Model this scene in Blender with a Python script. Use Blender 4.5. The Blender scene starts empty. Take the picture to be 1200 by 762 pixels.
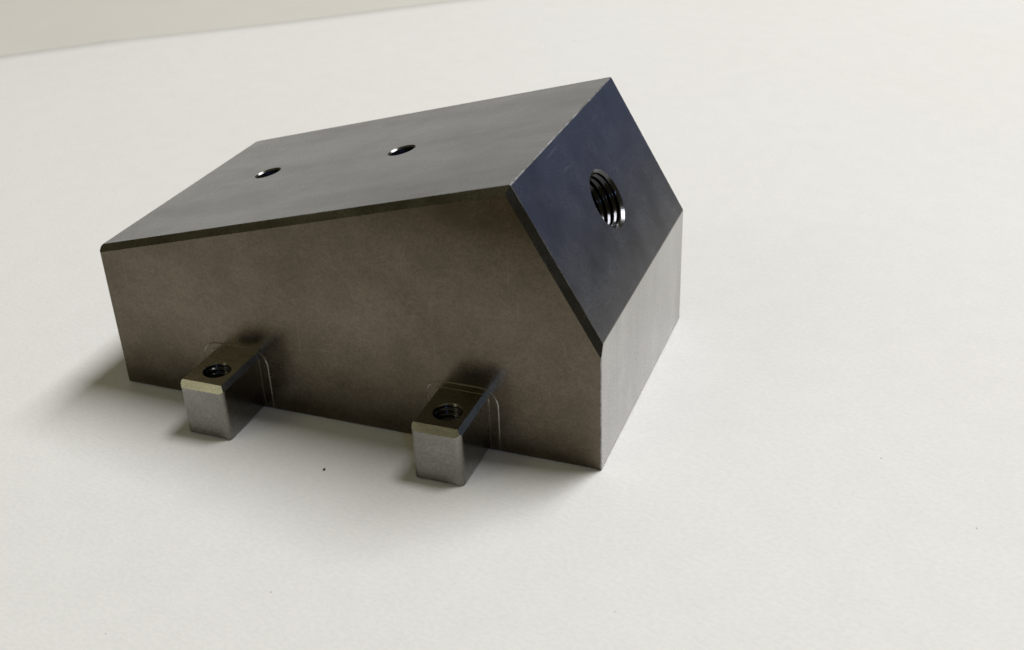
import bpy, bmesh, math, random
from mathutils import Vector, Matrix

random.seed(7)
MM = 0.001
scene = bpy.context.scene
COL = scene.collection
R = math.radians

# ------------------------------------------------------------------ camera
cd = bpy.data.cameras.new('camera')
cam = bpy.data.objects.new('camera', cd)
COL.objects.link(cam)
right = Vector((0.93557351, 0.35110984, -0.03773700))
down = Vector((0.14194324, -0.47175600, -0.87022893))
fwd = Vector((-0.32334860, 0.80880663, -0.49120009))
m = Matrix.Identity(4)
for i in range(3):
    m[i][0] = right[i]
    m[i][1] = -down[i]
    m[i][2] = -fwd[i]
m.translation = Vector((150.1116, -164.7132, 127.0528)) * MM
cam.matrix_world = m
cd.sensor_fit = 'HORIZONTAL'
cd.sensor_width = 36.0
cd.lens = 36.0 * 1409.5 / 1200.0
cd.clip_start = 0.005
cd.clip_end = 50.0
cd.dof.use_dof = True
cd.dof.focus_distance = 0.222
cd.dof.aperture_fstop = 42.0
scene.camera = cam

# ------------------------------------------------------------------ world: a dim room
w = bpy.data.worlds.new('World')
scene.world = w
w.use_nodes = True
bg = w.node_tree.nodes['Background']
bg.inputs['Color'].default_value = (1.0, 0.85, 0.44, 1)
bg.inputs['Strength'].default_value = 0.115


# ------------------------------------------------------------------ lamps
def area(name, loc, target, sx, sy, energy, color):
    l = bpy.data.lights.new(name, 'AREA')
    l.shape = 'RECTANGLE'
    l.size = sx
    l.size_y = sy
    l.energy = energy
    l.color = color
    o = bpy.data.objects.new(name, l)
    COL.objects.link(o)
    o.location = loc
    d = Vector(target) - Vector(loc)
    o.rotation_euler = d.to_track_quat('-Z', 'Y').to_euler()
    return o


# long lamp overhead behind the block, a warm lamp up on the left, a small cool window at the front right,
# and two dim area lamps added far back for the polished faces to reflect
key = area('strip_light', (0.49, 0.55, 1.40), (0.05, 0.55, 0.0), 0.40, 0.90, 23.8, (0.97, 0.982, 1.0))
key.rotation_euler = (R(-15), R(15), 0)
area('warm_lamp', (-0.78, -0.93, 0.96), (0.0, 0.0, 0.0), 0.42, 0.42, 1.2, (1.0, 0.98, 0.66))
area('cool_window', (1.2, -1.63, 0.80), (0.05, 0.0, 0.0), 0.26, 0.26, 3.1, (0.36, 0.56, 1.0))
area('reflection_fill', (1.55, 2.75, 0.70), (0.09, 0.03, 0.04), 1.5, 1.3, 2.1, (0.27, 0.43, 1.0))
area('reflection_fill', (-1.35, 1.95, 0.36), (0.04, 0.03, 0.04), 1.6, 0.9, 2.2, (0.94, 0.96, 1.0))

vs = scene.view_settings
vs.view_transform = 'Standard'
vs.look = 'None'
vs.exposure = 0.0
vs.gamma = 1.0
vs.use_curve_mapping = False
scene.render.engine = 'CYCLES'


# ------------------------------------------------------------------ materials
def nodes(name):
    mt = bpy.data.materials.new(name)
    mt.use_nodes = True
    nt = mt.node_tree
    return mt, nt, nt.nodes['Principled BSDF'], nt.nodes.new, nt.links.new


def ramp(nt, fac, stops):
    r = nt.nodes.new('ShaderNodeValToRGB')
    cr = r.color_ramp
    while len(cr.elements) < len(stops):
        cr.elements.new(0.5)
    for e, (p, c) in zip(cr.elements, stops):
        e.position = p
        e.color = (c[0], c[1], c[2], 1) if isinstance(c, tuple) else (c, c, c, 1)
    nt.links.new(fac, r.inputs['Fac'])
    return r.outputs['Color']


def noise(nt, vec, scale, detail=3.0, rough=0.55):
    n = nt.nodes.new('ShaderNodeTexNoise')
    n.inputs['Scale'].default_value = scale
    n.inputs['Detail'].default_value = detail
    n.inputs['Roughness'].default_value = rough
    nt.links.new(vec, n.inputs['Vector'])
    return n.outputs['Fac']


def mapping(nt, vec, scale=(1, 1, 1), rot=(0, 0, 0)):
    mp = nt.nodes.new('ShaderNodeMapping')
    mp.inputs['Scale'].default_value = scale
    mp.inputs['Rotation'].default_value = rot
    nt.links.new(vec, mp.inputs['Vector'])
    return mp.outputs['Vector']


def mixc(nt, fac, a, b, mode='MIX'):
    x = nt.nodes.new('ShaderNodeMix')
    x.data_type = 'RGBA'
    x.blend_type = mode
    if isinstance(fac, (int, float)):
        x.inputs[0].default_value = fac
    else:
        nt.links.new(fac, x.inputs[0])
    for s, v in ((6, a), (7, b)):
        if isinstance(v, tuple):
            x.inputs[s].default_value = (v[0], v[1], v[2], 1)
        else:
            nt.links.new(v, x.inputs[s])
    return x.outputs[2]


def bump(nt, h, strength, dist, normal=None):
    b = nt.nodes.new('ShaderNodeBump')
    b.inputs['Strength'].default_value = strength
    b.inputs['Distance'].default_value = dist
    nt.links.new(h, b.inputs['Height'])
    if normal is not None:
        nt.links.new(normal, b.inputs['Normal'])
    return b.outputs['Normal']


def steel(name, dark, light, r0, r1, grain=(60, 60, 1600), grain_rot=(0, 0, 0), bump_s=0.10, coat=0.7,
          streak=(18, 110, 110), scratch_rot=(0.3, 0.2, 0.4), scratch=0.07, mottle=1.0, patchy=False):
    mt, nt, bs, N, L = nodes(name)
    tc = N('ShaderNodeTexCoord').outputs['Object']
    cloud = noise(nt, tc, 38.0, 5.0, 0.62)
    smear = noise(nt, mapping(nt, tc, streak), 1.0, 4.0, 0.6)
    stain = noise(nt, tc, 150.0, 4.0, 0.6)
    fine = noise(nt, tc, 2400.0, 3.0, 0.7)
    lines = noise(nt, mapping(nt, tc, grain, grain_rot), 1.0, 4.0, 0.7)
    base = ramp(nt, cloud, [(0.32, dark), (0.68, light)])
    base = mixc(nt, 0.6 * mottle, base, ramp(nt, stain, [(0.35, 0.60), (0.65, 1.0)]), 'MULTIPLY')
    base = mixc(nt, 0.6 * mottle, base, ramp(nt, smear, [(0.35, 0.62), (0.65, 1.0)]), 'MULTIPLY')
    base = mixc(nt, 0.75 * mottle, base, ramp(nt, fine, [(0.30, 0.42), (0.70, 1.22)]), 'MULTIPLY')
    base = mixc(nt, 0.35, base, ramp(nt, lines, [(0.35, 0.60), (0.65, 1.0)]), 'MULTIPLY')
    # sparse hairline scratches of bare metal, two directions
    for k, sc in enumerate(((90, 90, 2600), (2200, 70, 110))):
        rot = tuple(q * (1 if k == 0 else -1.4) for q in scratch_rot)
        h = noise(nt, mapping(nt, tc, sc, rot), 1.0, 1.0, 0.4)
        msk = ramp(nt, h, [(0.735, 0.0), (0.76, scratch)])
        base = mixc(nt, msk, base, (0.38, 0.37, 0.36))
    if patchy:  # breaks up the painted edge glints
        glint_noise = noise(nt, tc, 420.0, 4.0, 0.7)
        base = mixc(nt, 1.0, base, ramp(nt, glint_noise, [(0.42, 0.55), (0.60, 1.0)]), 'MULTIPLY')
    L(base, bs.inputs['Base Color'])
    bs.inputs['Metallic'].default_value = 1.0
    film = ramp(nt, smear, [(0.30, coat * 0.72), (0.70, min(1.0, coat * 1.12))])   # thin uneven film of oil
    L(film, bs.inputs['Coat Weight'])
    L(ramp(nt, cloud, [(0.3, 0.15), (0.7, 0.25)]), bs.inputs['Coat Roughness'])
    bs.inputs['Coat IOR'].default_value = 1.55
    ro = ramp(nt, stain, [(0.3, r0), (0.7, r1)])
    L(ro, bs.inputs['Roughness'])
    n1 = bump(nt, fine, bump_s, 0.00004)
    n2 = bump(nt, lines, bump_s, 0.00004, n1)
    L(n2, bs.inputs['Normal'])
    return mt


M_body = steel('ground_steel', (0.128, 0.101, 0.064), (0.166, 0.134, 0.093), 0.24, 0.31, (700, 700, 900), coat=0.5, mottle=0.62, streak=(55, 55, 70))
M_top = steel('ground_steel_top', (0.125, 0.118, 0.105), (0.18, 0.172, 0.158), 0.24, 0.32, (60, 1600, 60), coat=0.85)
M_slope = steel('ground_steel_slope', (0.095, 0.100, 0.108), (0.135, 0.140, 0.150), 0.22, 0.30, (60, 1600, 60), coat=0.68, scratch=0.30)  # bluish base paints in the cool reflection on the slope
M_end = steel('steel_end_lit', (0.37, 0.355, 0.335), (0.47, 0.455, 0.435), 0.26, 0.34, (60, 1200, 60), coat=0.95,  # base lightened to paint in reflected brightness on the end face
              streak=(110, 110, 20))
M_lug = steel('milled_steel', (0.262, 0.25, 0.222), (0.325, 0.31, 0.28), 0.22, 0.30, (60, 1500, 60), coat=0.6, mottle=0.6)
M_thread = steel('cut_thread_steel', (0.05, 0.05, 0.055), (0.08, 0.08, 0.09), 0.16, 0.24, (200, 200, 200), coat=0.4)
M_edge = steel('edge_glint_steel', (0.42, 0.42, 0.43), (0.55, 0.55, 0.56), 0.42, 0.52, patchy=True)  # lighter patchy base paints glints along the slightly worn bevels
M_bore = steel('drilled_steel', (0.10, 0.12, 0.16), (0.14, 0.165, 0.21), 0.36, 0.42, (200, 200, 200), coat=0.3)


def paper_mat():
    mt, nt, bs, N, L = nodes('white_paper')
    tc = N('ShaderNodeTexCoord').outputs['Object']
    big = noise(nt, tc, 6.0, 3.0, 0.5)
    fib = noise(nt, mapping(nt, tc, (1, 1.6, 1), (0, 0, 0.5)), 900.0, 4.0, 0.65)
    mid = noise(nt, tc, 130.0, 4.0, 0.6)
    c = ramp(nt, big, [(0.3, (0.805, 0.787, 0.755)), (0.7, (0.825, 0.812, 0.788))])
    c = mixc(nt, 0.5, c, ramp(nt, fib, [(0.30, 0.87), (0.62, 1.0)]), 'MULTIPLY')
    c = mixc(nt, 0.5, c, ramp(nt, mid, [(0.30, 0.95), (0.62, 1.0)]), 'MULTIPLY')
    # sparse tiny grey flecks in the paper
    v = N('ShaderNodeTexVoronoi')
    v.inputs['Scale'].default_value = 62.0
    L(tc, v.inputs['Vector'])
    sel = N('ShaderNodeSeparateColor')
    L(v.outputs['Color'], sel.inputs[0])
    pick = ramp(nt, sel.outputs[0], [(0.74, 0.0), (0.76, 1.0)])
    dot = ramp(nt, v.outputs['Distance'], [(0.018, 1.0), (0.030, 0.0)])
    f = mixc(nt, 1.0, pick, dot, 'MULTIPLY')
    f = mixc(nt, 1.0, f, (0.55, 0.55, 0.55), 'MULTIPLY')
    c = mixc(nt, f, c, (0.30, 0.28, 0.24))
    L(c, bs.inputs['Base Color'])
    bs.inputs['Roughness'].default_value = 0.62
    bs.inputs['Specular IOR Level'].default_value = 0.35
    n = bump(nt, fib, 0.5, 0.00012)
    n = bump(nt, mid, 0.20, 0.0004, n)
    L(n, bs.inputs['Normal'])
    return mt


def plain(name, col, rough, var=0.05, scale=40.0):
    mt, nt, bs, N, L = nodes(name)
    tc = N('ShaderNodeTexCoord').outputs['Object']
    n = noise(nt, tc, scale, 4.0, 0.6)
    c = ramp(nt, n, [(0.3, tuple(x * (1 - var) for x in col)), (0.7, col)])
    L(c, bs.inputs['Base Color'])
    bs.inputs['Roughness'].default_value = rough
    return mt


M_paper = paper_mat()
M_table = plain('table_laminate', (0.69, 0.66, 0.60), 0.6, 0.05, 20.0)
M_speck = plain('dark_grit', (0.02, 0.018, 0.015), 0.8, 0.3, 4000.0)


# ------------------------------------------------------------------ mesh helpers (millimetres in, metres out)
def link(name, me, mat, parent=None):
    o = bpy.data.objects.new(name, me)
    COL.objects.link(o)
    if mat is not None:
        me.materials.append(mat)
    o.parent = parent
    return o


def to_mesh(bm, name):
    bmesh.ops.scale(bm, vec=(MM, MM, MM), verts=bm.verts)
    bmesh.ops.recalc_face_normals(bm, faces=bm.faces)
    me = bpy.data.meshes.new(name)
    bm.to_mesh(me)
    bm.free()
    return me


def prism(prof, y0, y1):
    """Solid with a polygon profile in x, z, run along y."""
    bm = bmesh.new()
    a = [bm.verts.new((x, y0, z)) for x, z in prof]
    b = [bm.verts.new((x, y1, z)) for x, z in prof]
    n = len(prof)
    bm.faces.new(a)
    bm.faces.new(b[::-1])
    for i in range(n):
        j = (i + 1) % n
        bm.faces.new((a[j], a[i], b[i], b[j]))
    bmesh.ops.recalc_face_normals(bm, faces=bm.faces)
    return bm


def cut(bm, point, normal):
    """Slice away what lies beyond the plane and close the cut."""
    g = list(bm.verts) + list(bm.edges) + list(bm.faces)
    r = bmesh.ops.bisect_plane(bm, geom=g, dist=1e-6, plane_co=point, plane_no=normal, clear_outer=True)
    es = [e for e in r['geom_cut'] if isinstance(e, bmesh.types.BMEdge)]
    es = [e for e in es if e.is_boundary]
    if es:
        bmesh.ops.edgeloop_fill(bm, edges=es)


def chamfer(bm, p, n1, n2, c):
    """45 degree chamfer of leg c on the edge through p between faces with normals n1, n2."""
    p, n1, n2 = Vector(p), Vector(n1).normalized(), Vector(n2).normalized()
    cosx = n1.dot(n2)
    n = (n1 + n2).normalized()
    # directions in each face, away from the edge
    t1 = (n1 * cosx - n2).normalized()
    cut(bm, p + t1 * c, n)


def roundover(bm, p, n1, n2, r, seg=4):
    """Fillet of radius r as tangent planes."""
    p, n1, n2 = Vector(p), Vector(n1).normalized(), Vector(n2).normalized()
    k = 1.0 / (1.0 + n1.dot(n2))
    c = p - (n1 + n2) * (r * k)
    for i in range(1, seg + 1):
        n = n1.slerp(n2, i / (seg + 1))
        cut(bm, c + n * r, n)


def frame_from(axis, up=(0, 1, 0)):
    z = Vector(axis).normalized()
    x = Vector(up).cross(z).normalized()
    y = z.cross(x)
    return Matrix((x, y, z)).transposed()


def drill(center, axis, rings, seg=72):
    """Lathed cutter: rings are (height along axis, radius)."""
    fm = frame_from(axis)
    bm = bmesh.new()
    loops = []
    for h, r in rings:
        loops.append([bm.verts.new(Vector(center) + fm @ Vector((r * math.cos(2 * math.pi * k / seg),
                                                                r * math.sin(2 * math.pi * k / seg), h)))
                      for k in range(seg)])
    for a, b in zip(loops, loops[1:]):
        for k in range(seg):
            j = (k + 1) % seg
            bm.faces.new((a[k], a[j], b[j], b[k]))
    bm.faces.new(loops[0])
    bm.faces.new(loops[-1])
    return to_mesh(bm, 'drill')


def step_pad(cx, half, ztop, r, height, taper, zlow):
    """Low raised step round a lug root, rounded upper corners, sloping rim."""
    def outline(g):
        pts = [(cx - half - g, zlow)]
        for k in range(9):
            a = math.pi - k * math.pi / 16
            pts.append((cx - half + r + (r + g) * math.cos(a), ztop - r + (r + g) * math.sin(a)))
        for k in range(9):
            a = math.pi / 2 - k * math.pi / 16
            pts.append((cx + half - r + (r + g) * math.cos(a), ztop - r + (r + g) * math.sin(a)))
        pts.append((cx + half + g, zlow))
        return pts
    bm = bmesh.new()
    loops = [[bm.verts.new((x, y, z)) for x, z in outline(g)]
             for y, g in ((0.3, taper), (-0.01, taper), (-height, 0.0))]
    n = len(loops[0])
    for a, b in zip(loops, loops[1:]):
        for i in range(n):
            j = (i + 1) % n
            bm.faces.new((a[i], a[j], b[j], b[i]))
    bm.faces.new(loops[0])
    bm.faces.new(loops[-1])
    return to_mesh(bm, 'root_step')


def subtract(obj, cutters):
    for me in cutters:
        c = bpy.data.objects.new('cutter', me)
        COL.objects.link(c)
        md = obj.modifiers.new('cut', 'BOOLEAN')
        md.operation = 'DIFFERENCE'
        md.solver = 'EXACT'
        md.object = c
        bpy.context.view_layer.update()
        dg = bpy.context.evaluated_depsgraph_get()
        new = bpy.data.meshes.new_from_object(obj.evaluated_get(dg))
        obj.modifiers.clear()
        obj.data = new
        bpy.data.objects.remove(c)
        bpy.data.meshes.remove(me)


def thread_mesh(center, axis, r_major, depth_t, pitch, length, start, seg=64, per=10):
    """Helical internal thread surface, running from `start` below the mouth, with a flat floor."""
    fm = frame_from(axis)
    rows = int(length / pitch * per)
    bm = bmesh.new()
    grid = []
    for i in range(rows + 1):
        h = -start - (length - start) * i / rows
        row = []
        for k in range(seg):
            th = 2 * math.pi * k / seg
            ph = (-h / pitch + k / seg) % 1.0
            tri = 1.0 - abs(2 * ph - 1.0)
            prof = min(max((tri - 0.12) / 0.70, 0.0), 1.0)
            fade = min(max((-h - start) / (0.45 * pitch), 0.0), 1.0)
            r = r_major - depth_t * prof * fade
            row.append(bm.verts.new(Vector(center) + fm @ Vector((r * math.cos(th), r * math.sin(th), h))))
        grid.append(row)
    for a, b in zip(grid, grid[1:]):
        for k in range(seg):
            j = (k + 1) % seg
            bm.faces.new((a[k], a[j], b[j], b[k]))
    bm.faces.new(grid[-1])
    bmesh.ops.scale(bm, vec=(MM, MM, MM), verts=bm.verts)
    bmesh.ops.recalc_face_normals(bm, faces=bm.faces)
    bmesh.ops.reverse_faces(bm, faces=bm.faces)
    me = bpy.data.meshes.new('thread')
    bm.to_mesh(me)
    bm.free()
    me.polygons.foreach_set('use_smooth', [True] * len(me.polygons))
    return me


# ------------------------------------------------------------------ setting: paper, table
WL = Vector((-190.1, 180.6, 0))          # line where the sheet ends
WD = Vector((127.8, 106.8, 0)).normalized()
WN = Vector((-WD.y, WD.x, 0))            # away from the camera


def edge_pt(s, off=0.0, z=0.0):
    return WL + WD * s + WN * off + Vector((0, 0, z))


FRONT_P = Vector((28.0, -70.0, 0)) + Vector((0.32, -0.947, 0)) * 16.0     # table edge on the near side
FRONT_N = Vector((0.32, -0.947, 0))


def make_paper():
    bm = bmesh.new()
    n, mrows = 120, 90
    s0, s1, depth = -420.0, 620.0, 760.0
    th = 0.35
    sb = (Vector((-159.85, 204.69, 0)) - WL).dot(WD)
    top = []
    for j in range(mrows + 1):
        t = (j / mrows) ** 1.0
        row = []
        for i in range(n + 1):
            s = s0 + (s1 - s0) * i / n
            off = -depth * t
            p = edge_pt(s, off)
            # very slight cockling away from the block
            far = min(max((math.hypot(p.x - 50, p.y - 25) - 120) / 200.0, 0), 1)
            z = far * (0.55 * math.sin(s * 0.017 + 1.0) * math.cos(off * 0.013) + 0.3 * math.sin(s * 0.041 + off * 0.02))
            z = max(z, -0.25)
            if j == 0:
                p = p + WN * (0.5 * math.sin(s * 0.05) + 1.6 * math.exp(-((s - sb) / 3.5) ** 2))
            row.append(bm.verts.new((p.x, p.y, z)))
        top.append(row)
    for a, b in zip(top, top[1:]):
        for i in range(n):
            bm.faces.new((a[i], a[i + 1], b[i + 1], b[i]))
    # rim
    low = [bm.verts.new((v.co.x, v.co.y, v.co.z - th)) for v in top[0]]
    for i in range(n):
        bm.faces.new((top[0][i + 1], top[0][i], low[i], low[i + 1]))
    g = list(bm.verts) + list(bm.edges) + list(bm.faces)
    bmesh.ops.bisect_plane(bm, geom=g, plane_co=FRONT_P - FRONT_N * 4.0, plane_no=FRONT_N, clear_outer=True)
    me = to_mesh(bm, 'paper_sheet')
    me.polygons.foreach_set('use_smooth', [True] * len(me.polygons))
    o = link('paper_sheet', me, M_paper)
    o['kind'] = 'structure'
    o['label'] = 'white paper sheet under the steel block'
    return o


def make_slab(name, corners, thick, nrm, mat):
    bm = bmesh.new()
    a = [bm.verts.new(c) for c in corners]
    b = [bm.verts.new(Vector(c) - Vector(nrm) * thick) for c in corners]
    k = len(a)
    bm.faces.new(a)
    bm.faces.new(b[::-1])
    for i in range(k):
        j = (i + 1) % k
        bm.faces.new((a[j], a[i], b[i], b[j]))
    cut(bm, FRONT_P, FRONT_N)
    o = link(name, to_mesh(bm, name), mat)
    o['kind'] = 'structure'
    return o


make_paper()
make_slab('table_top', [edge_pt(-500, 130.0, -0.62), edge_pt(-500, -790, -0.62), edge_pt(660, -790, -0.62), edge_pt(660, 130.0, -0.62)],
          18.0, (0, 0, 1), M_table)

# ------------------------------------------------------------------ the steel block
LEN, WID = 100.0, 57.9
ZE, XD, ZD, ZC = 30.37, 84.55, 52.17, 25.32
CH = 1.2
ORG = Vector((50.0, 29.0, 0.0))
block = bpy.data.objects.new('steel_block', None)
block.empty_display_size = 0.02
COL.objects.link(block)
block.location = ORG * MM + Vector((0, 0, 0.00004))
block['label'] = 'dark ground steel wedge block with tapped holes and two square lugs, on white paper'
block['category'] = 'machine part'


def local(me):
    me.transform(Matrix.Translation(-ORG * MM))
    return me


n_top = Vector((-(ZD - ZE), 0, XD)).normalized()
n_sl = Vector((ZD - ZC, 0, LEN - XD)).normalized()
n_f, n_b = Vector((0, -1, 0)), Vector((0, 1, 0))
n_l, n_r, n_d = Vector((-1, 0, 0)), Vector((1, 0, 0)), Vector((0, 0, -1))

bm = prism([(0, 0), (LEN, 0), (LEN, ZC), (XD, ZD), (0, ZE)], 0.0, WID)
chamfer(bm, (0, 0, ZE), n_top, n_f, CH)
chamfer(bm, (XD, 0, ZD), n_sl, n_f, CH)
n_tf, n_sf = (n_top + n_f).normalized(), (n_sl + n_f).normalized()
chamfer(bm, (0, CH, ZE), n_top, n_tf, 0.07)
chamfer(bm, (XD, CH, ZD), n_sl, n_sf, 0.07)
chamfer(bm, (0, WID, ZE), n_top, n_b, 0.25)
chamfer(bm, (XD, WID, ZD), n_sl, n_b, 0.25)
roundover(bm, (0, WID, 0), n_l, n_b, 1.6, 4)
roundover(bm, (0, 0, 0), n_l, n_f, 0.5, 2)
roundover(bm, (LEN, WID, 0), n_r, n_b, 0.5, 2)
chamfer(bm, (LEN, 0, 0), n_r, n_f, 0.16)
chamfer(bm, (XD, 0, ZD), n_top, n_sl, 0.16)
chamfer(bm, (LEN, 0, ZC), n_sl, n_r, 0.10)
chamfer(bm, (0, 0, ZE), n_l, n_top, 0.3)
roundover(bm, (0, 0, 0), n_l, n_d, 1.0, 3)
roundover(bm, (0, 0, 0), n_f, n_d, 0.55, 3)
chamfer(bm, (LEN, 0, 0), n_r, n_d, 0.2)
chamfer(bm, (0, WID, 0), n_b, n_d, 0.3)
body = link('body', local(to_mesh(bm, 'body')), M_body, block)

LUGS = (27.05, 74.0)
tap_c = Vector(((XD + LEN) / 2, 29.5, (ZD + ZC) / 2))
pins = []
for px, py in ((20.0, 30.6), (50.7, 30.8)):
    pins.append(Vector((px, py, ZE + (ZD - ZE) * px / XD)))

cutters = [drill(tap_c, n_sl, [(1.0, 6.75), (-0.50, 5.31), (-0.51, 5.30), (-30.0, 5.30)])]
for p in pins:
    cutters.append(drill(p, n_top, [(0.5, 3.3), (-0.35, 2.5), (-0.36, 2.48), (-22.0, 2.48)]))
for c in cutters:
    local(c)
body.parent = None
subtract(body, cutters)
body.parent = block
body.data.materials.clear()
body.data.materials.append(M_body)
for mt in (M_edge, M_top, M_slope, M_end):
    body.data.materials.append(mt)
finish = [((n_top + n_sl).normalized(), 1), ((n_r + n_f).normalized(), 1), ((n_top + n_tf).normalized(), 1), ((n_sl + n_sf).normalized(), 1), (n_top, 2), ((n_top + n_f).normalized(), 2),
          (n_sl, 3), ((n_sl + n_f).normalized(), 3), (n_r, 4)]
for f in body.data.polygons:
    for q, idx in finish:
        if f.normal.dot(q) > 0.9995:
            f.material_index = idx
    if f.material_index == 0 and f.area < 3e-6:          # countersinks belong to the face they open in
        cw = Vector(f.center) / MM + ORG
        if (cw - tap_c).length < 6.3:
            f.material_index = 3
        elif min((cw - p).length for p in pins) < 3.3:
            f.material_index = 2

for lx in LUGS:
    for half, ztop, rad, hgt, tap, zl in ((6.9, 13.1, 3.4, 0.12, 0.20, 0.60), (5.25, 11.95, 1.3, 0.24, 0.17, 0.65)):
        st = link('root_step', local(step_pad(lx, half, ztop, rad, hgt, tap, zl)), M_body, body)
        st.data.materials.append(M_lug)
        for f in st.data.polygons:
            f.material_index = 0 if abs(f.normal.y) > 0.99 else 1  # rim takes the lighter steel to paint its light-catching line

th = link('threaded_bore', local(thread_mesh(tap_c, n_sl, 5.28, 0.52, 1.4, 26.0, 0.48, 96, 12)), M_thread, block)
th['label'] = 'large threaded bore in the sloping end face'
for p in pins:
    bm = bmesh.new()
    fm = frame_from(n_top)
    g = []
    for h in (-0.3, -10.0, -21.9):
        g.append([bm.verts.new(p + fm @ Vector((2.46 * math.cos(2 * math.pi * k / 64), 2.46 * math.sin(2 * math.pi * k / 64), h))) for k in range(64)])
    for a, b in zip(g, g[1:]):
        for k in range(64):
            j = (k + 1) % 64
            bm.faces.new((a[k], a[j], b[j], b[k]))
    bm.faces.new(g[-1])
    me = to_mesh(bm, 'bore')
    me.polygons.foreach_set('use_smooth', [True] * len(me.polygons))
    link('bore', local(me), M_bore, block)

for lx in LUGS:
    hw, front, top = 4.65, -12.0, 11.35
    bm = prism([(lx - hw, 0.06), (lx + hw, 0.06), (lx + hw, top), (lx - hw, top)], front, 1.5)
    up = Vector((0, 0, 1))
    chamfer(bm, (lx, front, top), n_f, up, 1.15)
    chamfer(bm, (lx + hw, 0, top), n_r, up, 0.85)
    chamfer(bm, (lx - hw, 0, top), n_l, up, 0.18)
    roundover(bm, (lx + hw, front, 0), n_f, n_r, 1.35 if lx > 50 else 0.9, 5)
    roundover(bm, (lx - hw, front, 0), n_f, n_l, 0.85, 5)
    roundover(bm, (lx, front, 0.06), n_f, n_d, 0.6, 3)
    roundover(bm, (lx + hw, 0, 0.06), n_r, n_d, 0.4, 3)
    roundover(bm, (lx - hw, 0, 0.06), n_l, n_d, 0.4, 3)
    lug = link('lug', local(to_mesh(bm, 'lug')), M_lug, None)
    c = Vector((lx + 0.05, -6.3, top))
    subtract(lug, [local(drill(c, up, [(0.5, 3.05), (-0.12, 2.62), (-0.13, 2.60), (-9.5, 2.60)], 64))])
    lug.data.materials.clear()
    lug.data.materials.append(M_lug)
    lug.parent = block
    lug['label'] = 'square lug nearer the sloping end' if lx > 50 else 'square lug nearer the low end'
    link('threaded_hole', local(thread_mesh(c, up, 2.58, 0.45, 1.0, 9.0, 0.12, 64, 12)), M_thread, lug)

# ------------------------------------------------------------------ grit on the paper
bm = bmesh.new()
bmesh.ops.create_icosphere(bm, subdivisions=2, radius=0.25)
for v in bm.verts:
    v.co *= 0.8 + 0.4 * random.random()
    v.co.z *= 0.7
sp = link('grit_speck', to_mesh(bm, 'grit_speck'), M_speck)
sp.location = Vector((52.77, -14.66, 0.18)) * MM
sp['label'] = 'tiny black speck of grit on the paper between the two lugs'
sp['category'] = 'speck'

# fainter flecks further out on the sheet
M_fleck = plain('grey_dust', (0.60, 0.57, 0.52), 0.9, 0.3, 4000.0)
FLECKS = [((145.8, 18.6), 0.17, 'pale dust fleck on bare paper well to the right of the block'),
          ((162.2, 3.6), 0.17, 'pale dust fleck near the right edge of the picture'),
          ((112.2, -33.2), 0.14, 'pale dust fleck near the bottom edge, below the sharp corner of the block'),
          ((60.2, -45.8), 0.17, 'pale dust fleck on the paper in front of the left lug'),
          ((41.0, -61.7), 0.15, 'pale dust fleck near the bottom left corner of the picture')]
for (x, y), size, lab in FLECKS:
    bm = bmesh.new()
    bmesh.ops.create_icosphere(bm, subdivisions=1, radius=size * 0.62)
    for v in bm.verts:
        v.co *= 0.7 + 0.6 * random.random()
        v.co.x *= 1.5
        v.co.z *= 0.5
    fl = link('dust_fleck', to_mesh(bm, 'dust_fleck'), M_fleck)
    fl.location = Vector((x, y, size * 0.2)) * MM
    fl.rotation_euler = (0, 0, random.uniform(0, 3))
    fl['label'] = lab
    fl['category'] = 'speck'
    fl['group'] = 'dust flecks on the paper'
